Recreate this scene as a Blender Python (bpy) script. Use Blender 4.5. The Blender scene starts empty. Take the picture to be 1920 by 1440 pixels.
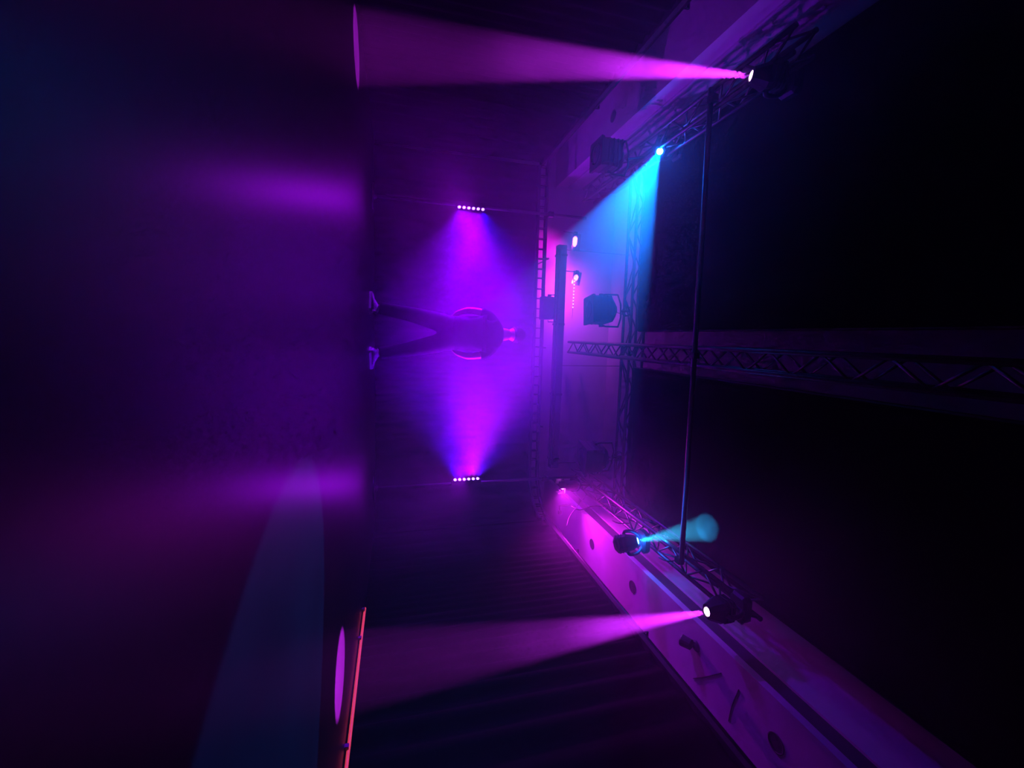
import bpy, math, random
from mathutils import Vector, Matrix, Quaternion
random.seed(7)
C = bpy.context.collection
SC = bpy.context.scene
R = math.radians

# ------------------------------------------------------------------ camera, world, exposure
# a very wide phone lens held on its side near the floor: the picture's right edge is the ceiling
CAM_H = .31
yaw = math.atan(94 / math.hypot(820, 216)); pit = math.atan(216 / 820)
fwd = Vector((math.sin(yaw) * math.cos(pit), math.cos(yaw) * math.cos(pit), math.sin(pit)))
rgt = Vector((math.cos(yaw), -math.sin(yaw), 0))
upv = rgt.cross(fwd)
cd = bpy.data.cameras.new('camera'); cam = bpy.data.objects.new('camera', cd); C.objects.link(cam)
cd.sensor_fit = 'HORIZONTAL'; cd.sensor_width = 36; cd.lens = 36 * 820 / 1920
cd.clip_start = .02; cd.clip_end = 60
cam.matrix_world = Matrix(((upv.x, -rgt.x, -fwd.x, 0), (upv.y, -rgt.y, -fwd.y, 0), (upv.z, -rgt.z, -fwd.z, CAM_H), (0, 0, 0, 1)))
SC.camera = cam
w = bpy.data.worlds.new('world'); SC.world = w; w.use_nodes = True
w.node_tree.nodes['Background'].inputs[0].default_value = (0, 0, 0, 1)
w.node_tree.nodes['Background'].inputs[1].default_value = 0
vs = SC.view_settings
vs.view_transform = 'Standard'; vs.look = 'None'; vs.gamma = 1; vs.use_curve_mapping = False
vs.exposure = 0.0
cy = SC.cycles
cy.use_denoising = True; cy.use_adaptive_sampling = True; cy.adaptive_threshold = .075; cy.adaptive_min_samples = 8
cy.max_bounces = 4; cy.diffuse_bounces = 2; cy.glossy_bounces = 2; cy.volume_bounces = 1
cy.transmission_bounces = 1; cy.sample_clamp_indirect = 3; cy.sample_clamp_direct = 0
cy.caustics_reflective = False; cy.caustics_refractive = False
cy.volume_step_rate = .55; cy.volume_max_steps = 128

# light settings gathered here
HAZE_THIN = .008; HAZE_THICK = .055; HAZE_SIDE = .05; HAZE_MID = .11; HAZE_A = .085; HAZE_G = .35
MAG = (.62, .02, 1.0); CYAN = (.0, .17, 1.0)
P_A, P_B, P_C, P_D = 5000, 13500, 1900, 13500        # moving heads
P_E, P_F1, P_F2 = 210, 45, 190                        # wash lamps over the curtains
P_LED = 310; P_SPILL = 48
LED_L = [(.22, 0, 1), (.2, 0, 1), (.4, 0, 1), (.3, 0, 1), (.42, 0, 1), (.02, .0, 1)]
LED_R = [(.03, .0, 1), (.22, 0, 1), (.3, 0, 1), (.6, 0, .95), (.65, .01, .9), (.08, .0, 1)]

# ------------------------------------------------------------------ helpers
def ray(x, y):
    return fwd + rgt * ((y - 720) / 820) + upv * ((x - 960) / 820)
def at(x, y, X=None, Y=None, Z=None):
    d = ray(x, y)
    t = X / d.x if X is not None else Y / d.y if Y is not None else (Z - CAM_H) / d.z
    return Vector((d.x * t, d.y * t, CAM_H + d.z * t))

def material(name, col, rough=.6, metal=0, noise=0, scale=20, emit=None, estr=0, spec=.5, bump=0, sheen=0, coat=0):
    m = bpy.data.materials.new(name); m.use_nodes = True
    nt = m.node_tree; b = nt.nodes['Principled BSDF']
    b.inputs['Base Color'].default_value = (*col, 1); b.inputs['Roughness'].default_value = rough
    b.inputs['Metallic'].default_value = metal; b.inputs['Specular IOR Level'].default_value = spec
    b.inputs['Sheen Weight'].default_value = sheen; b.inputs['Coat Weight'].default_value = coat
    if emit:
        b.inputs['Emission Color'].default_value = (*emit, 1); b.inputs['Emission Strength'].default_value = estr
    if noise or bump:
        tc = nt.nodes.new('ShaderNodeTexCoord'); n = nt.nodes.new('ShaderNodeTexNoise')
        n.inputs['Scale'].default_value = scale; n.inputs['Detail'].default_value = 4
        nt.links.new(tc.outputs['Object'], n.inputs['Vector'])
        if noise:
            cr = nt.nodes.new('ShaderNodeValToRGB')
            cr.color_ramp.elements[0].position = .3; cr.color_ramp.elements[1].position = .7
            cr.color_ramp.elements[0].color = (*[c * (1 - noise) for c in col], 1)
            cr.color_ramp.elements[1].color = (*[min(1, c * (1 + noise)) for c in col], 1)
            nt.links.new(n.outputs['Fac'], cr.inputs[0]); nt.links.new(cr.outputs[0], b.inputs['Base Color'])
        if bump:
            bp = nt.nodes.new('ShaderNodeBump'); bp.inputs['Strength'].default_value = bump; bp.inputs['Distance'].default_value = .01
            nt.links.new(n.outputs['Fac'], bp.inputs['Height']); nt.links.new(bp.outputs[0], b.inputs['Normal'])
    return m

M = dict(
    floor=material('black_vinyl', (.010, .009, .010), .35, noise=.25, scale=3, spec=.22),
    velvet=material('black_velvet', (.004, .0036, .0045), .95, noise=.25, scale=30, spec=.05),
    cloth=material('black_ceiling_cloth', (.0022, .0022, .003), .95, noise=.5, scale=8, spec=0),
    plaster=material('pale_plaster', (.5, .48, .5), .85, noise=.07, scale=4, spec=.2, bump=.1),
    duct=material('grey_batten', (.10, .10, .11), .7, noise=.15, scale=9),
    trim_shade=material('dark_trim_and_painted_shade', (.06, .055, .06), .8, noise=.1, scale=8),  # shade of the right soffit gap put into colour; also the dark downlight trim
    alu=material('truss_aluminium', (.14, .14, .15), .5, 1, noise=.12, scale=30),
    steel=material('black_pipe', (.03, .03, .032), .4, .6, noise=.2, scale=40),
    body=material('black_fixture_paint', (.022, .022, .026), .5, noise=.2, scale=25),
    rubber=material('black_cable', (.015, .015, .015), .6, noise=.1, scale=40),
    strap=material('black_strap', (.02, .02, .02), .9, noise=.2, scale=40),
    glass=material('lens_glass', (.05, .05, .06), .08, noise=.1, scale=9),
    shirt=material('black_tshirt', (.02, .02, .025), .9, noise=.3, scale=12, bump=.3, spec=.2),
    trousers=material('black_trousers', (.02, .018, .022), .85, noise=.3, scale=14, bump=.3, spec=.25),
    skin=material('skin', (.55, .34, .26), .5, noise=.06, scale=18),
    hair=material('dark_hair', (.02, .014, .012), .6, noise=.4, scale=60, bump=.5),
    shoe=material('grey_shoe_fabric', (.30, .28, .3), .6, noise=.35, scale=45, bump=.4),
    sole=material('white_sole', (.55, .55, .55), .6, noise=.1, scale=20),
    red=material('red_light_strip', (.5, .03, .05), .4, noise=.1, scale=30, emit=(1, .07, .11), estr=.55),
    hot=material('lit_violet_led', (.9, .8, .9), .3, noise=.02, emit=(.3, .12, 1), estr=9),
    wash=material('lit_pink_lamp', (.9, .8, .9), .3, noise=.02, emit=(.8, .1, 1), estr=12),
    lens_c=material('lit_cyan_lens', (.9, .9, .9), .3, noise=.02, emit=(.35, 1, 1), estr=7),
    lens_m=material('lit_magenta_lens', (.9, .8, .9), .3, noise=.02, emit=(1, .5, .95), estr=6),
)

for k_ in ('hot', 'wash', 'lens_c', 'lens_m'): M[k_].cycles.emission_sampling = 'NONE'   # their light is carried by the lamps beside them

class MB:
    """collects faces for one mesh object"""
    def __init__(s): s.v = []; s.f = []; s.smooth = False
    def add(s, vs, fs):
        k = len(s.v); s.v += [tuple(v) for v in vs]; s.f += [tuple(i + k for i in f) for f in fs]; return s
    def box(s, c, d, rot=None, bev=.0):
        c = Vector(c); x, y, z = d[0] / 2, d[1] / 2, d[2] / 2
        return s.loft([(-z, x, y, min(x, y) * .12 if bev == 0 else bev), (z, x, y, min(x, y) * .12 if bev == 0 else bev)], c, rot)
    def loft(s, secs, c=(0, 0, 0), rot=None):
        """chamfered rectangles (z, half x, half y, chamfer) stacked along z, capped"""
        c = Vector(c); vs = []
        for z, x, y, b in secs:
            b = min(b, x * .95, y * .95)
            for p in ((x - b, -y), (x, -y + b), (x, y - b), (x - b, y), (-x + b, y), (-x, y - b), (-x, -y + b), (-x + b, -y)):
                v = Vector((p[0], p[1], z))
                if rot is not None: v = rot @ v
                vs.append(v + c)
        n = 8; fs = []
        for k in range(len(secs) - 1):
            for i in range(n):
                j = (i + 1) % n
                fs.append((k * n + i, k * n + j, (k + 1) * n + j, (k + 1) * n + i))
        fs.append(tuple(range(n - 1, -1, -1))); fs.append(tuple(range((len(secs) - 1) * n, len(secs) * n)))
        return s.add(vs, fs)
    def lathe(s, prof, c=(0, 0, 0), rot=None, n=16, cap=True):
        c = Vector(c); vs = []; fs = []
        for z, r in prof:
            for i in range(n):
                a = 2 * math.pi * i / n; v = Vector((r * math.cos(a), r * math.sin(a), z))
                if rot is not None: v = rot @ v
                vs.append(v + c)
        for k in range(len(prof) - 1):
            for i in range(n):
                j = (i + 1) % n; fs.append((k * n + i, k * n + j, (k + 1) * n + j, (k + 1) * n + i))
        if cap:
            fs.append(tuple(range(n - 1, -1, -1))); fs.append(tuple(range((len(prof) - 1) * n, len(prof) * n)))
        return s.add(vs, fs)
    def path(s, pts, r, n=8, cap=True):
        pts = [Vector(p) for p in pts]; vs = []; fs = []; u = None
        for k, p in enumerate(pts):
            t = (pts[min(k + 1, len(pts) - 1)] - pts[max(k - 1, 0)]).normalized()
            if u is None:
                u = t.orthogonal().normalized()
            else:
                u = (u - t * u.dot(t)).normalized()
            b = t.cross(u); rr = r[k] if isinstance(r, (list, tuple)) else r
            for i in range(n):
                a = 2 * math.pi * i / n; vs.append(p + (u * math.cos(a) + b * math.sin(a)) * rr)
        for k in range(len(pts) - 1):
            for i in range(n):
                j = (i + 1) % n; fs.append((k * n + i, k * n + j, (k + 1) * n + j, (k + 1) * n + i))
        if cap:
            fs.append(tuple(range(n - 1, -1, -1))); fs.append(tuple(range((len(pts) - 1) * n, len(pts) * n)))
        return s.add(vs, fs)
    def mesh(s, name, mat, smooth=False):
        me = bpy.data.meshes.new(name); me.from_pydata(s.v, [], s.f); me.materials.append(M[mat])
        if smooth: me.polygons.foreach_set('use_smooth', [True] * len(me.polygons))
        me.update(); return me
    def build(s, name, mat, parent=None, smooth=False, loc=None, quat=None):
        return link(s.mesh(name, mat, smooth), name, parent, loc, quat)

def link(me, name, parent=None, loc=None, quat=None):
    o = bpy.data.objects.new(name, me); C.objects.link(o)
    if parent is not None: o.parent = parent
    if loc is not None: o.location = loc
    if quat is not None: o.rotation_mode = 'QUATERNION'; o.rotation_quaternion = quat
    return o
def tag(o, label=None, cat=None, group=None, kind=None):
    if label: o['label'] = label
    if cat: o['category'] = cat
    if group: o['group'] = group
    if kind: o['kind'] = kind
    return o
def thing(name, label, cat, loc=(0, 0, 0), group=None):
    o = bpy.data.objects.new(name, None); C.objects.link(o); o.location = loc; o.empty_display_size = .1
    return tag(o, label, cat, group)
def struct(name, mb, mat, **k):
    return tag(mb.build(name, mat, **k), kind='structure')
def smoothpath(pts, n=6):
    """Catmull-Rom through the points"""
    P = [Vector(p) for p in pts]; P = [P[0] * 2 - P[1]] + P + [P[-1] * 2 - P[-2]]; out = []
    for i in range(1, len(P) - 2):
        for k in range(n):
            t = k / n; a, b, c, d = P[i - 1:i + 3]
            out.append(.5 * ((2 * b) + (c - a) * t + (2 * a - 5 * b + 4 * c - d) * t * t + (3 * b - a - 3 * c + d) * t ** 3))
    out.append(P[-2]); return out
def light(kind, loc, power, col, target=None, angle=40, blend=.1, size=.02, parent=None, name='lamp'):
    ld = bpy.data.lights.new(name, kind); ld.energy = power; ld.color = col; ld.shadow_soft_size = size
    o = bpy.data.objects.new(name, ld); C.objects.link(o)
    o.location = loc
    if kind == 'SPOT':
        ld.spot_size = R(angle); ld.spot_blend = blend
        o.rotation_mode = 'QUATERNION'; o.rotation_quaternion = (Vector(target) - Vector(loc)).to_track_quat('-Z', 'Y')
    if parent is not None:
        o.parent = parent; o.location = Vector(loc) - parent.location
    return o

# ------------------------------------------------------------------ room shell
XL, XR, YF, YB, ZC = -3.35, 3.35, -3.0, 7.15, 3.95
ZS = 2.85                                   # underside of the side soffits
fl = MB(); fl.box((0, (YF + YB) / 2, -.05), (XR - XL, YB - YF, .1), bev=.001); struct('floor', fl, 'floor')
ce = MB(); ce.box((0, (YF + YB) / 2, ZC + .05), (XR - XL + .2, YB - YF + .2, .1), bev=.001); struct('ceiling', ce, 'plaster')
wb = MB(); wb.box((0, YB + .05, ZC / 2), (XR - XL + .2, .1, ZC), bev=.001); struct('wall_back', wb, 'plaster')
wb = MB(); wb.box((0, YF - .05, ZC / 2), (XR - XL + .2, .1, ZC), bev=.001); struct('wall_front', wb, 'velvet')
for nm, x in (('wall_left', XL - .05), ('wall_right', XR + .05)):
    m = MB(); m.box((x, (YF + YB) / 2, ZC / 2), (.1, YB - YF, ZC), bev=.001); struct(nm, m, 'plaster')
# bulkheads: soffit, reveal strip (right one coloured dark as its shadow gap), face rising to the ceiling
for nm, s, xi in (('left', -1, 2.48), ('right', 1, 2.44)):
    x1 = 3.35
    m = MB(); m.box((s * (xi + x1) / 2, (YF + YB) / 2, ZS + .03), (x1 - xi, YB - YF, .06), bev=.004)
    struct('wall_%s_soffit' % nm, m, 'plaster')
    m = MB(); m.box((s * (xi + .07), (YF + YB) / 2, ZS + .14), (.06, YB - YF, .17), bev=.004); struct('trim_1' if s < 0 else 'trim_2_shade', m, 'plaster' if s < 0 else 'trim_shade')
    m = MB(); m.box((s * (xi + .06), (YF + YB) / 2, (ZS + .22 + ZC) / 2), (.08, YB - YF, ZC - ZS - .22), bev=.004); struct('wall_%s_bulkhead' % nm, m, 'plaster')

# ------------------------------------------------------------------ curtains
RAILZ = 2.44
XCL, XCR, YCB = -2.62, 2.66, 6.45
def curtain(name, label, pts, ztop, zbot, seed, pitch=.16, amp=.022, ties=True, swag=.0):
    rnd = random.Random(seed); t = thing(name, label, 'curtain', (0, 0, 0))
    P = [Vector((*p, 0)) for p in pts]; L = [0]
    for a, b in zip(P, P[1:]): L.append(L[-1] + (b - a).length)
    def pos(u):
        for k in range(len(P) - 1):
            if u <= L[k + 1] or k == len(P) - 2:
                f = (u - L[k]) / (L[k + 1] - L[k]); d = (P[k + 1] - P[k]).normalized()
                return P[k].lerp(P[k + 1], f), Vector((-d.y, d.x, 0))
    n = int(L[-1] / .018); rows = [zbot, .35, .9, 1.5, 2.0, ztop - .08, ztop]; vs = []; fs = []
    ph = 0; phs = []
    for i in range(n + 1):
        phs.append(ph); ph += .018 / pitch * 2 * math.pi * (1 + .5 * math.sin(i * .031 + seed) + rnd.uniform(-.2, .2))
    for r, z in enumerate(rows):
        for i in range(n + 1):
            p, nn = pos(L[-1] * i / n)
            a = amp * (1.25 - .5 * z / ztop) * (1 + .3 * math.sin(i * .011 * seed))
            off = a * math.sin(phs[i] + .15 * math.sin(z * 2 + i * .02))
            zz = z - (swag * abs(math.sin(phs[i] * .5)) if r == len(rows) - 1 else 0)
            vs.append((p.x + nn.x * off, p.y + nn.y * off, zz))
    for r in range(len(rows) - 1):
        for i in range(n):
            a = r * (n + 1) + i; fs.append((a, a + 1, a + n + 2, a + n + 1))
    m = MB(); m.add(vs, fs); o = m.build('drape', 'velvet', t, smooth=True)
    so = o.modifiers.new('s', 'SOLIDIFY'); so.thickness = .006
    # a heading tape and the ties that carry it from the pipe, with gaps between them
    hd = MB(); hp = [pos(L[-1] * i / 120) for i in range(121)]
    vs = []; fs = []
    for i, (p, nn) in enumerate(hp):
        for dz in (-.035, .004):
            vs.append((p.x - nn.x * .045, p.y - nn.y * .045, ztop + dz)); vs.append((p.x + nn.x * .045, p.y + nn.y * .045, ztop + dz))
    for i in range(120):
        a = i * 4
        fs += [(a, a + 4, a + 6, a + 2), (a + 1, a + 3, a + 7, a + 5), (a + 2, a + 6, a + 7, a + 3), (a, a + 1, a + 5, a + 4)]
    hd.add(vs, fs).build('heading_tape', 'strap', t)
    if not ties: return t
    tm = MB(); gap = RAILZ + .03 - ztop
    tm.path([(0, -.036, 0), (0, -.036, gap - .02), (0, -.02, gap + .008), (0, .02, gap + .008), (0, .036, gap - .02), (0, .036, 0)], .008, 4)
    tie = tm.mesh('tie', 'strap')
    k = 0
    while k * .148 < L[-1]:
        p, nn = pos(k * .148 + rnd.uniform(-.008, .008)); k += 1
        link(tie, 'tie', t, (p.x, p.y, ztop - .005), nn.to_track_quat('Y', 'Z'))
    return t
corner = [(XCR - .62 + .62 * math.sin(a), YCB - .62 + .62 * math.cos(a)) for a in [R(d) for d in range(0, 91, 9)]]
ZT = RAILZ - .085
curtain('stage_curtain', 'black velvet curtain hanging across the back of the stage behind the standing person', [(XCL + .10, YCB)] + corner, ZT, .012, 3)
curtain('stage_curtain', 'black velvet curtain hanging along the side of the floor strip that glows red', [(XCR, corner[-1][1] - .01), (XCR, -1.6)], RAILZ - .002, .012, 5, ties=False)
curtain('stage_curtain', 'black velvet curtain along the side with the steep cyan beam, opposite the red floor strip', [(XCL, -1.6), (XCL, YCB + .18)], RAILZ - .002, .012, 4, ties=False)
rail = thing('curtain_rail', 'dark pipe carrying the black curtains around three sides of the stage', 'rail')
rp = [(XCL, -1.6, RAILZ + .03), (XCL, YCB - .12, RAILZ + .03), (XCL + .12, YCB, RAILZ + .03)] + [(x, y, RAILZ + .03) for x, y in corner] + [(XCR, -1.6, RAILZ + .03)]
MB().path(rp, .03, 10).build('pipe', 'steel', rail, smooth=True)
for x, y, dx, dy in [(-1.2, YCB, 0, 1), (.15, YCB, 0, 1), (1.4, YCB, 0, 1)] + [(XCR, y, 1, 0) for y in (4.9, 3.3, 1.7)] + [(XCL, y, -1, 0) for y in (4.9, 3.3, 1.7)]:
    e = (XR if dx > 0 else XL) - x if dx else YB - y
    MB().path([(x, y, RAILZ + .05), (x, y, RAILZ + .10), (x + dx * .05 + (e if dx else 0), y + (e if dy else 0), RAILZ + .10)], .011, 6).build('wall_bracket', 'steel', rail)

# ------------------------------------------------------------------ black cloth panels under the ceiling
def panel(label, x0, x1, y0, y1, z):
    nx, ny = 24, 50; vs = []; fs = []
    for j in range(ny + 1):
        for i in range(nx + 1):
            u, v = i / nx, j / ny
            sag = -.03 * math.sin(u * math.pi) * (.5 + .5 * abs(math.sin(v * math.pi * 4))) + .004 * math.sin(i * 2.1 + j * .7)
            vs.append((x0 + (x1 - x0) * u, y0 + (y1 - y0) * v, z + sag))
    for j in range(ny):
        for i in range(nx):
            a = j * (nx + 1) + i; fs.append((a, a + 1, a + nx + 2, a + nx + 1))
    t = thing('ceiling_cloth', label, 'cloth', ((x0 + x1) / 2, (y0 + y1) / 2, z)); c = t.location
    m = MB(); m.add([(v[0] - c[0], v[1] - c[1], v[2] - c[2]) for v in vs], fs)
    o = m.build('cloth', 'cloth', t, smooth=True); o.modifiers.new('s', 'SOLIDIFY').thickness = .01
    for a, b in (((x0, y1), (x1, y1)), ((x0, y0), (x0, y1)), ((x1, y0), (x1, y1))):
        MB().path([(a[0] - c[0], a[1] - c[1], .012), (b[0] - c[0], b[1] - c[1], .012)], .018, 8).build('edge_batten', 'steel', t)
panel('large black cloth stretched under the ceiling, on the side of the steep cyan beam', -2.2, -.127, -2.6, 5.05, 3.3)
panel('large black cloth stretched under the ceiling, on the side of the short cyan beam', .36, 2.2, -2.6, 5.12, 3.3)

# ------------------------------------------------------------------ trusses
def unit_rod(name, L, r, mat, n=6):
    return MB().lathe([(0, r), (L, r)], n=n).mesh(name, mat, True)
def truss(label, p0, p1, wx, wz, r=.02, step=None, group=None):
    p0, p1 = Vector(p0), Vector(p1); d = (p1 - p0); L = d.length; d.normalize()
    side = d.cross(Vector((0, 0, 1))).normalized(); mid = (p0 + p1) / 2
    t = thing('lighting_truss', label, 'truss', mid, group)
    cs = [(-wx / 2, 0), (wx / 2, 0), (-wx / 2, wz), (wx / 2, wz)]
    chord = unit_rod('chord', L, r, 'alu', 10); q = d.to_track_quat('Z', 'Y')
    for a, b in cs:
        link(chord, 'chord', t, p0 + side * a + Vector((0, 0, b)) - mid, q)
    n = max(2, round(L / (step or 1.3 * max(wx, wz)))); s = L / n; cache = {}
    def brace(a, b):
        l = round((b - a).length, 4)
        if l not in cache: cache[l] = unit_rod('brace', l, r * .5, 'alu')
        link(cache[l], 'brace', t, a - mid, (b - a).to_track_quat('Z', 'Y'))
    for fa, fb in ((0, 1), (0, 2), (1, 3), (2, 3)):
        for k in range(n):
            A = p0 + side * cs[fa][0] + Vector((0, 0, cs[fa][1])); B = p0 + side * cs[fb][0] + Vector((0, 0, cs[fb][1]))
            if k % 2: A, B = B, A
            brace(A + d * s * k, B + d * s * (k + 1))
    return t
TR = truss('aluminium box truss along the side above the row of three ceiling holes', (2.14, 6.3, 3.0), (2.14, 2.7, 3.0), .18, .18)
TL = truss('aluminium box truss on the side where the steep cyan beam starts', (-2.13, 6.3, 3.0), (-2.13, 2.7, 3.0), .18, .18)
TB = truss('aluminium truss across the stage beside the edge of the black ceiling cloths', (-2.25, 5.38, 3.32), (2.35, 5.38, 3.32), .2, .2, step=.42)
TC = truss('aluminium truss running down the gap between the two black ceiling cloths', (.14, 6.95, 3.12), (.14, .4, 3.12), .17, .16)
TX = thing('cross_pipe', 'single dark pipe crossing under the black cloths nearer the camera, one end lit cyan', 'pipe', (0, 3.47, 2.955))
MB().path([(-2.2, .03, 0), (2.12, -.03, 0)], .024, 12).build('tube', 'alu', TX, smooth=True)
for x in (-2.1, .12, 2.1): MB().box((x, 0, .0), (.06, .07, .06)).build('clamp', 'steel', TX)
# hanging batten over the curtain: open truss under a dark box beam
TK = truss('thin flat ladder truss hung above the back curtain under a dark box beam', (-1.35, 6.42, 2.66), (2.0, 6.42, 2.66), .03, .05, .012, .22)
bb = thing('box_beam', 'dark box beam lying on the thin truss above the back curtain', 'beam', (.33, 6.5, 2.76))
MB().box((0, 0, 0), (3.5, .14, .13), bev=.01).build('beam_shell', 'duct', bb)
for x in (-1.6, -.55, .55, 1.6): MB().box((x, 0, 0), (.03, .16, .15), bev=.004).build('strap', 'strap', bb)
for x in (-1.7, .1, 1.7): MB().path([(x, .05, .06), (x, .05, ZC - 2.76)], .005, 6).build('hanger', 'steel', bb)

# ------------------------------------------------------------------ vertical poles with LED bars
def pole(x, y, top, label):
    t = thing('lighting_pole', label, 'pole', (x, y, 0))
    MB().lathe([(.0, .022), (top, .022)], n=12).build('tube', 'alu', t, smooth=True)
    MB().lathe([(0, .16), (.012, .16), (.02, .05), (.06, .03)], n=24).build('base_plate', 'steel', t)
    MB().box((0, 0, RAILZ + .03), (.07, .07, .07)).build('clamp', 'steel', t)
    return t
pole(-1.78, 6.22, 3.02, 'thin upright pole carrying the led bar on the steep cyan beam side')
pole(2.12, 6.10, 3.02, 'thin upright pole carrying the led bar on the side of the red floor strip')
def led_bar(c, s, cols, label, tgt, spread):
    t = thing('led_bar', label, 'stage light', c)
    n = 6; sp = .064
    MB().box((0, 0, 0), (.07, .06, n * sp + .03), bev=.01).build('housing', 'body', t)
    MB().box((-s * .03, .045, 0), (.03, .05, .05)).build('bracket', 'steel', t)
    cable = smoothpath([(-s * .02, 0, -.2), (-s * .05, .02, -.35), (-s * .03, .03, -.6), (-s * .035, .03, -1.1)])
    MB().path(cable, .004, 6).build('cable', 'rubber', t)
    for k in range(n):
        z = (k - 2.5) * sp
        q = Vector((s * .75, -.65, 0)).to_track_quat('Z', 'Y')
        p = Vector((s * .035, -.018, z))
        MB().lathe([(0, .027), (.018, .029), (.018, .025), (.012, .024)], n=14).build('lens_ring', 'body', t, loc=p, quat=q)
        MB().lathe([(0, .021), (.012, .021), (.02, .016), (.025, .006)], n=12).build('lens', 'hot', t, smooth=True, loc=p, quat=q)
        wp = Vector(c) + p + Vector((s * .05, -.04, 0))
        T = Vector(tgt) + Vector((0, 0, z * spread))
        light('SPOT', wp, P_LED, cols[k], T, 66 if cols[k][0] > .25 else 92, 1.0, .015, t, 'led_beam')
    lp = Vector(c) + Vector((s * .09, -.07, 0)); light('SPOT', lp, P_SPILL, (.4, 0, 1), lp + Vector((-s * .1, -.5, -1)), 150, 1, .03, t, 'led_spill')
    return t
cL = at(883, 385, Y=6.08); cR = at(874, 903, Y=5.96)
led_bar(cL, 1, LED_L, 'upright bar of six lit violet leds on the pole of the steep cyan beam side', (.4, 5.4, cL.z), 1.5)
led_bar(cR, -1, LED_R, 'upright bar of six lit violet leds on the pole of the red floor strip side', (-.3, 5.4, cR.z + .1), 1.5)

# ------------------------------------------------------------------ moving heads
def moving_head(lens, target, power, col, lensmat, label, angle, hook, glow=0, lr=.034, blend=.06):
    lens = Vector(lens); target = Vector(target); d = (target - lens).normalized()
    piv = lens - d * .13
    t = thing('moving_head_light', label, 'stage light', piv)
    q = d.to_track_quat('Z', 'Y'); ax = (q @ Vector((1, 0, 0)))
    up = Vector((0, 0, 1)); ax = d.cross(up).normalized() if abs(d.z) < .97 else Vector((0, 1, 0))
    rot = Matrix((ax, d.cross(ax) * -1, d)).transposed()
    h = MB(); h.loft([(-.12, .05, .05, .02), (-.10, .075, .075, .03), (.02, .085, .085, .03), (.09, .065, .065, .03), (.125, .052, .052, .024)], (0, 0, 0), rot)
    ho = h.build('head', 'body', t)
    MB().lathe([(.10, .048), (.132, .048), (.132, lr + .004), (.12, lr + .003)], (0, 0, 0), rot, 20).build('lens_ring', 'body', ho)
    MB().lathe([(.118, lr), (.128, lr), (.134, lr * .7), (.137, lr * .3)], (0, 0, 0), rot, 20).build('lens', lensmat, ho, smooth=True)
    for k in range(3):
        MB().loft([(-.09 + k * .03, .089, .089, .03), (-.078 + k * .03, .089, .089, .03)], (0, 0, 0), rot).build('cooling_rib', 'body', ho)
    y = MB(); a = ax * .11; z = Vector((0, 0, .17))
    y.path(smoothpath([ax * .088, ax * .115 + Vector((0, 0, .02)), ax * .11 + Vector((0, 0, .10)), ax * .06 + z, Vector(z)], 4), .018, 8)
    y.path(smoothpath([-ax * .088, -ax * .115 + Vector((0, 0, .02)), -ax * .11 + Vector((0, 0, .10)), -ax * .06 + z, Vector(z)], 4), .018, 8)
    y.build('yoke', 'body', t, smooth=True)
    MB().loft([(.165, .09, .07, .02), (.185, .11, .085, .03), (.235, .11, .085, .03), (.25, .09, .07, .02)]).build('base', 'body', t)
    hk = Vector(hook) - piv
    MB().path([(0, 0, .24), (hk.x * .5, hk.y * .5, max(.27, hk.z * .6)), (hk.x, hk.y, hk.z)], .014, 8).build('clamp_arm', 'steel', t)
    MB().lathe([(-.02, .028), (.02, .028)], hk, Matrix.Rotation(R(90), 3, 'X'), 12).build('clamp', 'steel', t)
    light('SPOT', piv + d * .15, power, col, target, angle, blend, .02, t, 'head_beam')
    if glow: light('POINT', piv + d * .155, glow, (0, .12, 1), size=.03, parent=t, name='lens_spill')
    return t
A = at(1237, 284, X=-2.0); B = at(1408, 142, X=-2.0); Cc = at(1196, 1014, X=2.08); D = at(1325, 1147, X=2.12)
print('heads', A, B, Cc, D)
moving_head(A, (1.42, 1.0, 0), P_A, CYAN, 'lens_c', 'moving head light throwing the long steep cyan beam', 16, (-2.04, A.y + .1, 3.1), glow=16)
moving_head(B, (-2.25, 3.95, 0), P_B, MAG, 'lens_m', 'moving head light throwing a magenta beam, highest lamp on the steep cyan beam side', 10, (-2.06, B.y - .02, 3.1))
moving_head(Cc, at(1325, 990, Z=3.29), P_C, (.02, .5, 1), 'lens_c', 'moving head light throwing the short upward cyan beam', 22, (2.06, Cc.y + .1, 3.1), glow=12)
moving_head(D, (1.92, 2.45, 0), P_D, MAG, 'lens_m', 'moving head light throwing the magenta beam beside the short cyan beam', 9.5, (2.08, D.y + .05, 3.1))

# ------------------------------------------------------------------ wash lamps
def par_can(c, hook, label, lamp=True, power=10, size=1.0):
    t = thing('par_can', label, 'stage light', c)
    MB().lathe([(.20, .03), (.19, .06), (.12, .075), (0, .078), (0, .07), (.05, .06)], n=16, cap=False).build('can', 'body', t, smooth=False)
    MB().loft([(-.012, .088, .088, .02), (.004, .088, .088, .02)]).build('gel_frame', 'body', t)
    MB().lathe([(-.06, .012), (-.05, .035), (-.02, .05), (0, .05)], n=16).build('lens', 'wash', t, smooth=True)
    hk = Vector(hook) - Vector(c)
    MB().path(smoothpath([(-.085, 0, .09), (-.09, 0, .2), (-.03, 0, .25), (.03, 0, .25), (.09, 0, .2), (.085, 0, .09)], 4), .007, 6).build('yoke', 'steel', t)
    MB().path([(0, 0, .25), tuple(hk)], .012, 6).build('clamp', 'steel', t)
    for kk, (a, l) in enumerate(((0, .1), (2.1, .09), (4.2, .1))):
        q = Matrix.Rotation(a, 3, 'Z'); MB().box(q @ Vector((.09, 0, -.05)), (.004, .1, l), q, bev=.001).build('barn_door', 'body', t)
    return t
Ep = at(1057, 911, X=2.05); print('E', Ep)
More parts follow.
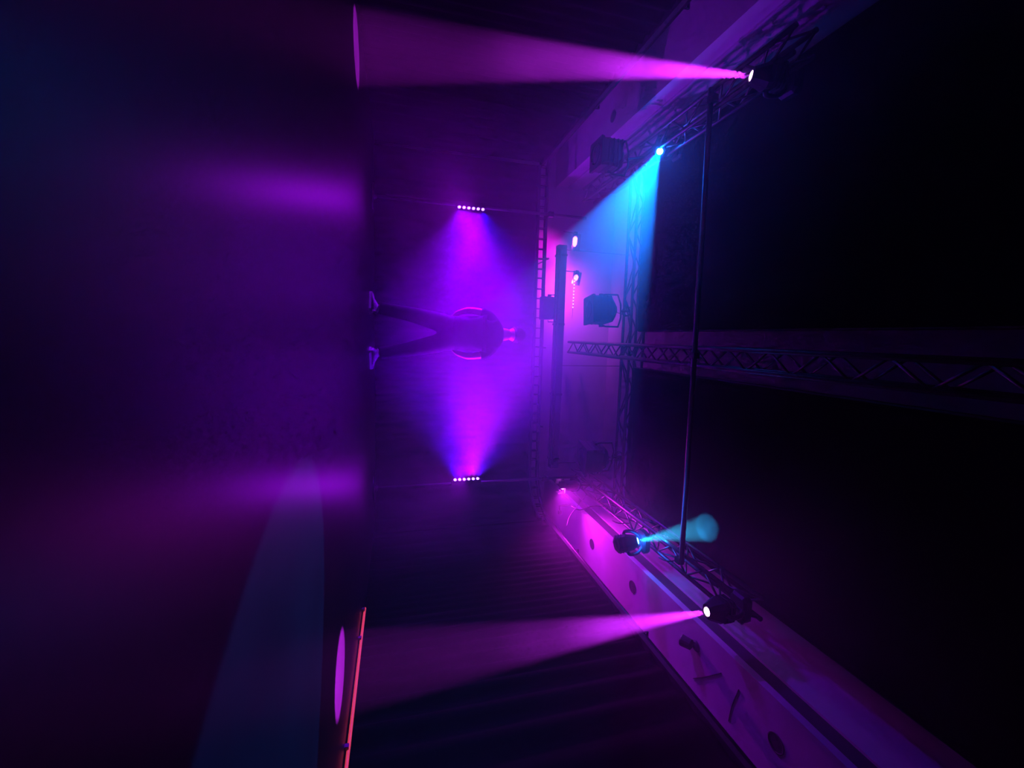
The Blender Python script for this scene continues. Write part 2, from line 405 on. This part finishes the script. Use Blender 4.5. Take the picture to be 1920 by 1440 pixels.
par_can(Ep, (2.08, Ep.y, 3.02), 'black par can with a blazing pink lens beside the pole on the ceiling holes side')
light('SPOT', Ep + Vector((.03, -.06, -.06)), P_E, (.74, .012, .9), Ep + Vector((.62, -1.0, .26)), 150, 1, size=.05, name='wash_lamp_light')
F1 = at(1078, 453, Y=6.62); F2 = at(1080, 521, Y=6.62); print('F', F1, F2)
def tube_lamp(c, l, label, tilt):
    t = thing('wash_lamp', label, 'stage light', c)
    q = Matrix.Rotation(R(90 + tilt), 3, 'Y')
    MB().lathe([(-l / 2, .012), (-l / 2 + .02, .034), (l / 2 - .03, .032), (l / 2, .014)], (0, 0, 0), q, 14).build('bulb', 'wash', t, smooth=True)
    MB().lathe([(-l / 2 - .07, .03), (-l / 2 - .005, .03)], (0, 0, 0), q, 12).build('socket', 'body', t)
    MB().loft([(0, .07, .006, .002), (l + .12, .07, .006, .002)], (-l / 2 - .06, .05, .05), q).build('reflector', 'alu', t)
    MB().path([(-l / 2 - .04, 0, 0), (-l / 2 - .04, -.05, -.02), (-l / 2 - .04, -.08, 2.80 - c[2])], .008, 6).build('bracket', 'steel', t)
    return t
tube_lamp(F1, .15, 'blazing pink lamp above the end of the dark box beam, larger of the two', 4)
tube_lamp(F2, .09, 'blazing pink lamp above the box beam next to the small floodlight, smaller of the two', 10)
light('SPOT', F1 + Vector((.05, .02, -.06)), P_F1, (.8, .01, .7), F1 + Vector((.35, 1.0, -.5)), 110, 1, size=.05, name='wash_lamp_light')
light('SPOT', F2 + Vector((.05, .02, -.06)), P_F2, (.7, .03, 1), F2 + Vector((.45, 1.0, .25)), 140, 1, size=.05, name='wash_lamp_light')
fx = thing('string_lights', 'short dotted string of tiny pink lights beside the smaller blazing lamp', 'lights', F2 + Vector((.04, -.08, -.05)))
MB().path([(-.1, 0, 0), (.6, 0, -.02)], .003, 6).build('wire', 'rubber', fx)
for k in range(10): MB().lathe([(-.008, .004), (0, .009), (.008, .004)], (-.02 + k * .05, 0, -.006 - k * .001), None, 8).build('bulb', 'lens_m', fx)

# ------------------------------------------------------------------ unlit lanterns hung from the trusses
def fresnel(c, hook, label, w=.17, h=.36, tilt=0, rz=0, coil=True):
    t = thing('stage_lantern', label, 'stage light', c); t.rotation_euler = (tilt, 0, rz)
    MB().loft([(-h / 2, w, w, .01), (-h / 2 + .03, w, w, .02), (-h / 2 + .035, w * .93, w * .93, .02), (h * .15, w * .93, w * .93, .03), (h * .36, w * .86, w * .86, .08), (h / 2, w * .55, w * .6, .07)]).build('body', 'body', t)
    MB().lathe([(-h / 2 - .004, w * .72), (-h / 2 - .004, w * .6), (-h / 2 - .02, w * .3)], n=20).build('lens', 'glass', t)
    for k in range(4):
        MB().box((0, 0, -h / 2 + .10 + k * .05), (w * 1.9, w * 1.9, .008), bev=.02).build('cooling_rib', 'body', t)
    yp = [(-w - .012, 0, 0), (-w - .03, 0, .06), (-w - .03, 0, h / 2 + .06), (-w * .5, 0, h / 2 + .10), (w * .5, 0, h / 2 + .10), (w + .03, 0, h / 2 + .06), (w + .03, 0, .06), (w + .012, 0, 0)]
    MB().path(yp, .012, 6).build('yoke', 'steel', t)
    for s in (-1, 1): MB().lathe([(0, .03), (.03, .03)], (s * (w + .005), 0, 0), Matrix.Rotation(R(90 * s), 3, 'Y'), 10).build('knob', 'body', t)
    hz = hook[2] - c[2]
    MB().path([(0, 0, h / 2 + .09), (hook[0] - c[0], 0, hz)], .014, 8).build('clamp', 'steel', t)
    if coil:
        pts = [(.06 * math.cos(a * .5), .02 + .03 * math.sin(a * .13), hz - .07 + .055 * math.sin(a * .5)) for a in range(0, 44)]
        MB().path([(0, .02, h / 2)] + pts, .005, 6).build('cable', 'rubber', t)
    return t
for p, lab, zz in (((1127, 582), 'big square black lantern tinted blue by the cyan beam', 3.34), ((1113, 857), 'big square black lantern above the blazing pink par can', 3.34), ((1140, 293), 'big square black lantern between the two lamps on the cyan beam side', 3.34)):
    c = at(*p, Y=5.32 if p[1] > 400 else 4.6)
    if p[1] < 400: fresnel(c, (-2.04, c.y, 2.99), lab, .15, .29, 0, 0, False)
    else: fresnel(c, (c.x, c.y, zz), lab, .18, .35, R(4), R(-6 if p[1] < 700 else 10))
c = at(1026, 578, Y=6.27)
t = thing('flood_light', 'small boxy black floodlight hung just above the back curtain rail', 'stage light', c)
MB().loft([(-.10, .165, .07, .01), (-.09, .17, .08, .01), (.07, .165, .08, .01), (.10, .155, .05, .01)]).build('body', 'body', t)
MB().box((0, -.085, 0), (.27, .006, .14), bev=.004).build('glass', 'glass', t)
MB().path([(-.175, 0, .02), (-.20, 0, .02), (-.20, 0, .13), (-.17, 0, .16), (.17, 0, .16), (.20, 0, .13), (.20, 0, .02), (.175, 0, .02)], .008, 6).build('yoke', 'steel', t)
MB().path([(0, 0, .16), (0, .13, .30)], .012, 6).build('clamp', 'steel', t)
MB().box((-.19, 0, .03), (.03, .04, .05)).build('knob', 'body', t)
# downlights in the soffits
for p, lab in (((1110, 1020), 'round dark recessed downlight in the pale soffit, closest to the pink par can'), ((1186, 1100), 'round dark recessed downlight in the pale soffit, middle one of the row of three'),
               ((1455, 1393), 'round dark recessed downlight in the pale soffit, nearest the camera'), ((1150, 218), 'round dark recessed downlight in the dim soffit on the steep cyan beam side')):
    c = at(*p, Z=ZS)
    t = thing('downlight', lab, 'ceiling light', c)
    MB().lathe([(.0, .068), (-.005, .068), (-.006, .06), (.0, .058)], n=28, cap=False).build('trim_ring', 'trim_shade', t, smooth=True)
    MB().lathe([(-.001, .058), (-.0015, .03)], n=28).build('reflector', 'body', t)
c = at(1296, 1213, Z=ZS - .05)
t = thing('spot_fitting', 'small dark spotlight hanging from the pale soffit beyond the magenta beam', 'ceiling light', c)
MB().lathe([(.035, .035), (.05, .05)], n=16).build('mount', 'trim_shade', t)
MB().lathe([(-.06, .045), (-.05, .05), (.03, .045), (.045, .02)], (0, .05, 0), Matrix.Rotation(R(60), 3, 'X'), 14).build('can', 'body', t)
MB().path([(0, 0, .04), (0, .04, .0)], .008, 6).build('arm', 'steel', t)
c = at(1056, 948, X=2.5)
t = thing('hanging_bracket', 'dark l shaped bracket between the rail and the side soffit', 'bracket', c)
MB().path([(0, .0, ZS - c.z), (0, 0, -.06), (.08, -.05, -.07)], .014, 8).build('arm', 'steel', t)
MB().box((.08, -.05, -.07), (.05, .05, .04)).build('foot', 'steel', t)

# ------------------------------------------------------------------ cables
def cable(pts, r, label, group=None):
    c0 = Vector(pts[0]); P = [Vector(p) - c0 for p in pts]
    o = MB().path(smoothpath(P, 5), r, 6).build('cable', 'rubber', smooth=True); o.location = c0
    return tag(o, label, 'cable', group)
cable([at(1088, 905, X=2.14), at(1098, 925, X=2.2), at(1115, 938, X=2.2), at(1150, 968, X=2.2)], .006, 'thin cable drooping from the pink par can to the side truss')
cable([at(1072, 950, X=2.2), at(1088, 956, X=2.2), at(1112, 949, X=2.2), at(1141, 951, X=2.2)], .006, 'thin cable sagging below the side truss near the back corner')
cable([at(1148, 976, X=2.2), at(1160, 981, X=2.2), at(1180, 981, X=2.2)], .006, 'short cable loop under the side truss near the short cyan beam')
cable([at(1062, 988, X=2.38), at(1070, 965, X=2.35), at(1096, 933, X=2.3), at(1104, 920, X=2.25)], .005, 'straight thin wire slanting from the soffit up to the side truss')
cable([at(1235, 1045, X=2.2), at(1250, 1052, X=2.2), at(1270, 1051, X=2.2)], .006, 'short cable loop hanging beside the cyan lit truss end')
cable([at(1300, 1272, Z=ZS - .004), at(1322, 1269, Z=ZS - .004), at(1352, 1262, Z=ZS - .004)], .004, 'thin cable crossing the pale soffit beyond the small hanging spotlight')
cable([at(1366, 1352, Z=ZS - .004), at(1372, 1325, Z=ZS - .004), at(1385, 1293, Z=ZS - .004)], .004, 'thin cable crossing the pale soffit before the nearest downlight')

# ------------------------------------------------------------------ red strip on the floor
st = thing('light_strip', 'glowing red strip lying on the floor at the foot of the black side curtain', 'light strip', (2.55, 2.6, 0))
MB().path([(.01, -4.0, .022), (0, -1.5, .022), (.004, 0, .022), (.0, 1.0, .022), (.01, 1.45, .022)], .011, 8).build('tube', 'red', st, smooth=True)
for y in (-3, -2, -1, 0, 1.0, 1.4): MB().box((.0, y, .012), (.05, .03, .024)).build('clip', 'alu', st)

# ------------------------------------------------------------------ the standing person, seen from behind
PX, PY = -.03, 5.42
S = (at(985, 621, Y=PY).z) / 1.80
print('person scale', S)
def skin_mesh(name, chains, mat, parent, sub=2, merge=True):
    """chains: list of lists of (x,y,z,rx,ry); first vertex of the first chain is the root; equal points are welded"""
    vs = []; rad = []; es = []; idx = {}
    for ch in chains:
        prev = None
        for (x, y, z, rx, ry) in ch:
            k = (round(x, 4), round(y, 4), round(z, 4))
            if k not in idx: idx[k] = len(vs); vs.append((x * S, y * S, z * S)); rad.append((rx * S, ry * S))
            if prev is not None: es.append((prev, idx[k]))
            prev = idx[k]
    me = bpy.data.meshes.new(name); me.from_pydata(vs, es, []); me.materials.append(M[mat])
    o = bpy.data.objects.new(name, me); C.objects.link(o); o.parent = parent
    md = o.modifiers.new('skin', 'SKIN'); md.use_smooth_shade = True
    lay = me.skin_vertices[0].data
    for i, r_ in enumerate(rad): lay[i].radius = r_; lay[i].use_root = (i == 0)
    o.modifiers.new('sub', 'SUBSURF').levels = sub; o.modifiers['sub'].render_levels = sub
    return o
pr = thing('person', 'person in a dark t-shirt and trousers standing with feet apart between the led bars', 'person', (PX, PY, 0))
pr['category'] = 'person'
pel = (0, 0, .95, .15, .10)
def arm(s): return [(0, 0, 1.40, .12, .085), (s * .12, 0, 1.405, .06, .06), (s * .20, 0, 1.35, .058, .058), (s * .255, .0, 1.25, .046, .046), (s * .272, .02, 1.10, .04, .04), (s * .235, .09, .985, .034, .034), (s * .13, .19, .90, .028, .028), (s * .10, .215, .885, .03, .022), (s * .08, .222, .875, .03, .02)]
def leg(s): return [pel, (s * .10, 0, .88, .095, .10), (s * .145, -.005, .68, .075, .08), (s * .19, 0, .48, .055, .06), (s * .225, -.02, .28, .052, .055), (s * .25, -.01, .09, .036, .04), (s * .285, .06, .04, .035, .025), (s * .33, .12, .03, .03, .02)]
body = [[pel, (0, 0, 1.10, .13, .09), (0, 0, 1.25, .15, .10), (0, 0, 1.40, .12, .085), (0, .0, 1.50, .08, .075), (0, .015, 1.57, .08, .075), (0, .03, 1.62, .062, .07)],
        arm(-1), arm(1), leg(-1), leg(1)]
skin_mesh('body', body, 'skin', pr)
# hands clasped in front, five fingers each
for s in (-1, 1):
    base = Vector((s * .10, .215, .885)); pd = Vector((-s * .8, .25, -.5)).normalized(); sd = Vector((0, -.35, .9)); sd = (sd - pd * sd.dot(pd)).normalized()
    nd = pd.cross(sd)
    ch = [[(*(base - pd * .05), .026, .022), (*base, .034, .02), (*(base + pd * .05), .038, .016)]]
    for k, (o_, l_) in enumerate(((-.028, .062), (-.01, .07), (.01, .066), (.028, .052))):
        a = base + pd * .075 + sd * o_; b = a + pd * l_ * .5 + nd * .01 * s; c2 = b + pd * l_ * .35 + nd * .025 * s
        ch.append([(*(base + pd * .05), .038, .016), (*a, .010, .009), (*b, .009, .008), (*c2, .008, .007)])
    ch.append([(*base, .03, .016), (*(base + sd * .035 + pd * .02), .011, .01), (*(base + sd * .055 + pd * .05), .009, .009), (*(base + sd * .052 + pd * .075), .008, .008)])
    skin_mesh('hand', ch, 'skin', pr, 1)
# t-shirt: torso and short sleeves a little proud of the body
def sleeve(s): return [(0, 0, 1.40, .15, .115), (s * .13, 0, 1.385, .115, .10), (s * .20, 0, 1.345, .085, .085), (s * .247, 0, 1.285, .068, .07), (s * .256, 0, 1.24, .064, .066)]
shirt = [[(0, 0, 1.12, .215, .14), (0, 0, .87, .215, .15)], [(0, 0, 1.12, .215, .14), (0, 0, 1.25, .20, .135), (0, 0, 1.40, .15, .115), (0, 0, 1.53, .088, .088)], sleeve(-1), sleeve(1)]
skin_mesh('t_shirt', shirt, 'shirt', pr)
p2 = (0, 0, .94, .20, .135)
def tl(s): return [p2, (s * .10, 0, .84, .13, .13), (s * .145, -.005, .66, .108, .11), (s * .19, 0, .47, .084, .09), (s * .222, -.015, .28, .076, .08), (s * .245, -.01, .13, .07, .076), (s * .25, -.01, .10, .07, .078)]
skin_mesh('trousers', [[p2, (0, 0, 1.08, .19, .125)], tl(-1), tl(1)], 'trousers', pr)
for s in (-1, 1):
    d = Vector((s * .78, .62, 0)).normalized(); sd = Vector((d.y, -d.x, 0)); o0 = Vector((s * .255, -.03, 0)) * S
    rows = [(-.075, .03, .085), (-.055, .042, .10), (0, .045, .115), (.05, .047, .085), (.10, .052, .062), (.155, .05, .05), (.20, .035, .038), (.22, .012, .03)]
    for nm, mt, zl, zf in (('shoe', 'shoe', .02, 1), ('sole', 'sole', 0, 0)):
        vs = []; n = 10
        for (l, w_, h_) in rows:
            w2 = w_ + (.004 if not zf else 0)
            for k in range(n):
                a = math.pi * k / (n - 1)
                z = (zl + (h_ - zl) * math.sin(a) ** .7) if zf else (.024 if 0 < k < n - 1 else .0)
                p = o0 + (d * l + sd * w2 * math.cos(a)) * S; vs.append((p.x, p.y, z * S))
        fs = []
        for r_ in range(len(rows) - 1):
            for k in range(n - 1): fs.append((r_ * n + k, r_ * n + k + 1, (r_ + 1) * n + k + 1, (r_ + 1) * n + k))
            fs.append((r_ * n, (r_ + 1) * n, (r_ + 1) * n + n - 1, r_ * n + n - 1))
        fs.append(tuple(range(n))); fs.append(tuple(range((len(rows) - 1) * n, len(rows) * n))[::-1])
        m = MB(); m.add(vs, fs); o = m.build(nm, mt, pr, smooth=bool(zf))
    for k in range(3):
        c0 = o0 + d * (.045 + k * .025) * S; h = (.092 - k * .012) * S
        MB().path([c0 - sd * .03 * S + Vector((0, 0, h * .8)), c0 + Vector((0, 0, h)), c0 + sd * .03 * S + Vector((0, 0, h * .8))], .004, 6).build('lace', 'sole', pr)
# head: shaped sphere with face, ears; turned away from the camera, slightly bowed
def head():
    vs = []; fs = []; nu, nv = 28, 20
    for j in range(nv + 1):
        th = math.pi * j / nv
        for i in range(nu):
            ph = 2 * math.pi * i / nu; x = math.sin(th) * math.cos(ph); y = math.sin(th) * math.sin(ph); z = math.cos(th)
            w_ = .084 * (1 - .12 * max(0, -z) ** 1.5); dd = .096; hh = .118
            X, Y, Z_ = x * w_, y * dd, z * hh
            if z < 0 and y < 0: Y *= 1 - .25 * (-z)                      # nape
            if y > .5 and abs(x) < .18: Y += .022 * math.exp(-((z + .12) / .14) ** 2) * (1 - abs(x) / .18)   # nose
            if y > .5: Y -= .008 * math.exp(-((z - .08) / .10) ** 2) * math.exp(-((abs(x) - .34) / .13) ** 2)  # eye sockets
            if y > .6: Y += .006 * math.exp(-((z + .5) / .08) ** 2) * math.exp(-(x / .25) ** 2)                # lips
            if y > .3 and z < -.6: Y += .012                              # chin
            vs.append((X, Y, Z_))
    for j in range(nv):
        for i in range(nu):
            k = (i + 1) % nu; fs.append((j * nu + i, (j + 1) * nu + i, (j + 1) * nu + k, j * nu + k))
    return vs, fs
vs, fs = head(); hc = Vector((0, .03, 1.682)) ; rotb = Matrix.Rotation(R(-10), 3, 'X')
T = lambda v, s=1: (rotb @ (Vector(v) * s) + hc) * S
m = MB(); m.add([T(v) for v in vs], fs); m.build('head', 'skin', pr, smooth=True)
hv = []
for (x, y, z) in vs:
    lo = -.035 if y < .03 else .045
    k = 1.07 if z > lo - .03 else 1
    hv.append((x * k, y * k, z * k))
keep = [f for f in fs if all((vs[i][2] > (-.05 if vs[i][1] < .02 else .03 + (vs[i][1] - .02) * .35)) for i in f)]
m = MB(); m.add([T(v) for v in hv], keep); ho = m.build('hair', 'hair', pr, smooth=True); ho.modifiers.new('s', 'SOLIDIFY').thickness = -.008
for s in (-1, 1):
    m = MB(); q = Matrix.Rotation(R(90 * s), 3, 'Y') @ Matrix.Rotation(R(12), 3, 'X')
    e = []
    for a in range(9):
        t_ = R(-70 + a * 35 * 1.0); e.append(T((s * (.078 + .010 * (math.sin(t_) + 1) * .5 + .004), -.008 + .016 * math.cos(t_), -.006 + .032 * math.sin(t_))))
    m.path(e, .006 * S, 6); m.add([e[i] for i in range(9)], [tuple(range(9))]); m.build('ear', 'skin', pr, smooth=True)
    m = MB(); m.lathe([(-.011, .003), (-.006, .009), (0, .0115), (.006, .009), (.011, .003)], T((s * .03, .083, .012)), None, 10); m.build('eye', 'sole', pr, smooth=True)
m = MB(); m.path([T((-.024, .087, -.058)), T((-.01, .094, -.056)), T((.01, .094, -.056)), T((.024, .087, -.058))], .005, 6); m.build('mouth', 'skin', pr)

# ------------------------------------------------------------------ haze filling the room
hz = MB(); hz.box((0, (YF + YB) / 2, ZC / 2), (XR - XL - .02, YB - YF - .02, ZC - .02), bev=.001)
hm = bpy.data.materials.new('haze'); hm.use_nodes = True; nt = hm.node_tree; nt.nodes.clear()
out = nt.nodes.new('ShaderNodeOutputMaterial'); vs_ = nt.nodes.new('ShaderNodeVolumeScatter')
vs_.inputs['Anisotropy'].default_value = HAZE_G; vs_.inputs['Color'].default_value = (1, 1, 1, 1)
# thicker smoke where the machine has blown it, at the back of the stage; thin towards the audience
tc = nt.nodes.new('ShaderNodeTexCoord'); sp = nt.nodes.new('ShaderNodeSeparateXYZ'); nt.links.new(tc.outputs['Object'], sp.inputs[0])
mr = nt.nodes.new('ShaderNodeMapRange'); mr.interpolation_type = 'SMOOTHSTEP'
for k_, v_ in (('From Min', 2.6), ('From Max', 5.6), ('To Min', HAZE_THIN), ('To Max', HAZE_THICK)): mr.inputs[k_].default_value = v_
nt.links.new(sp.outputs['Y'], mr.inputs['Value'])
nz = nt.nodes.new('ShaderNodeTexNoise'); nz.inputs['Scale'].default_value = 1.1; nz.inputs['Detail'].default_value = 3; nz.inputs['Distortion'].default_value = .6
nt.links.new(tc.outputs['Object'], nz.inputs['Vector'])
nm_ = nt.nodes.new('ShaderNodeMapRange')
for k_, v_ in (('From Min', .3), ('From Max', .7), ('To Min', .55), ('To Max', 1.45)): nm_.inputs[k_].default_value = v_
nt.links.new(nz.outputs['Fac'], nm_.inputs['Value'])
# and it hangs thickest high up along both sides, round the lamps
def mrange(sock, a, b, c, d):
    n_ = nt.nodes.new('ShaderNodeMapRange'); n_.interpolation_type = 'SMOOTHSTEP'
    for k_, v_ in (('From Min', a), ('From Max', b), ('To Min', c), ('To Max', d)): n_.inputs[k_].default_value = v_
    nt.links.new(sock, n_.inputs['Value']); return n_.outputs[0]
def mth(op, a, b=None):
    n_ = nt.nodes.new('ShaderNodeMath'); n_.operation = op; nt.links.new(a, n_.inputs[0])
    if b is not None: nt.links.new(b, n_.inputs[1])
    return n_.outputs[0]
side = mrange(mth('ABSOLUTE', sp.outputs['X']), .5, 1.6, 0, 1); high = mrange(sp.outputs['Z'], .9, 2.5, 0, HAZE_SIDE); near = mrange(sp.outputs['Y'], .8, 2.2, 0, 1)
back = mrange(sp.outputs['Y'], 4.7, 5.7, 1, .1)
dist = nt.nodes.new('ShaderNodeVectorMath'); dist.operation = 'DISTANCE'; dist.inputs[1].default_value = (.25, 5.4, 1.6); nt.links.new(tc.outputs['Object'], dist.inputs[0])
mid = mrange(dist.outputs['Value'], .2, 1.9, HAZE_MID, 0)
dist2 = nt.nodes.new('ShaderNodeVectorMath'); dist2.operation = 'DISTANCE'; dist2.inputs[1].default_value = (-.9, 4.1, 2.5); nt.links.new(tc.outputs['Object'], dist2.inputs[0])
mid = mth('ADD', mid, mrange(dist2.outputs['Value'], 1.0, 2.5, HAZE_A, 0))
dens = mth('ADD', mth('ADD', mr.outputs[0], mid), mth('MULTIPLY', mth('MULTIPLY', near, back), mth('MULTIPLY', side, high)))
mu = nt.nodes.new('ShaderNodeMath'); mu.operation = 'MULTIPLY'
nt.links.new(dens, mu.inputs[0]); nt.links.new(nm_.outputs[0], mu.inputs[1]); nt.links.new(mu.outputs[0], vs_.inputs['Density'])
nt.links.new(vs_.outputs[0], out.inputs['Volume']); M['haze'] = hm
tag(hz.build('haze', 'haze'), 'thin violet haze hanging in the whole room', 'haze', kind='stuff')
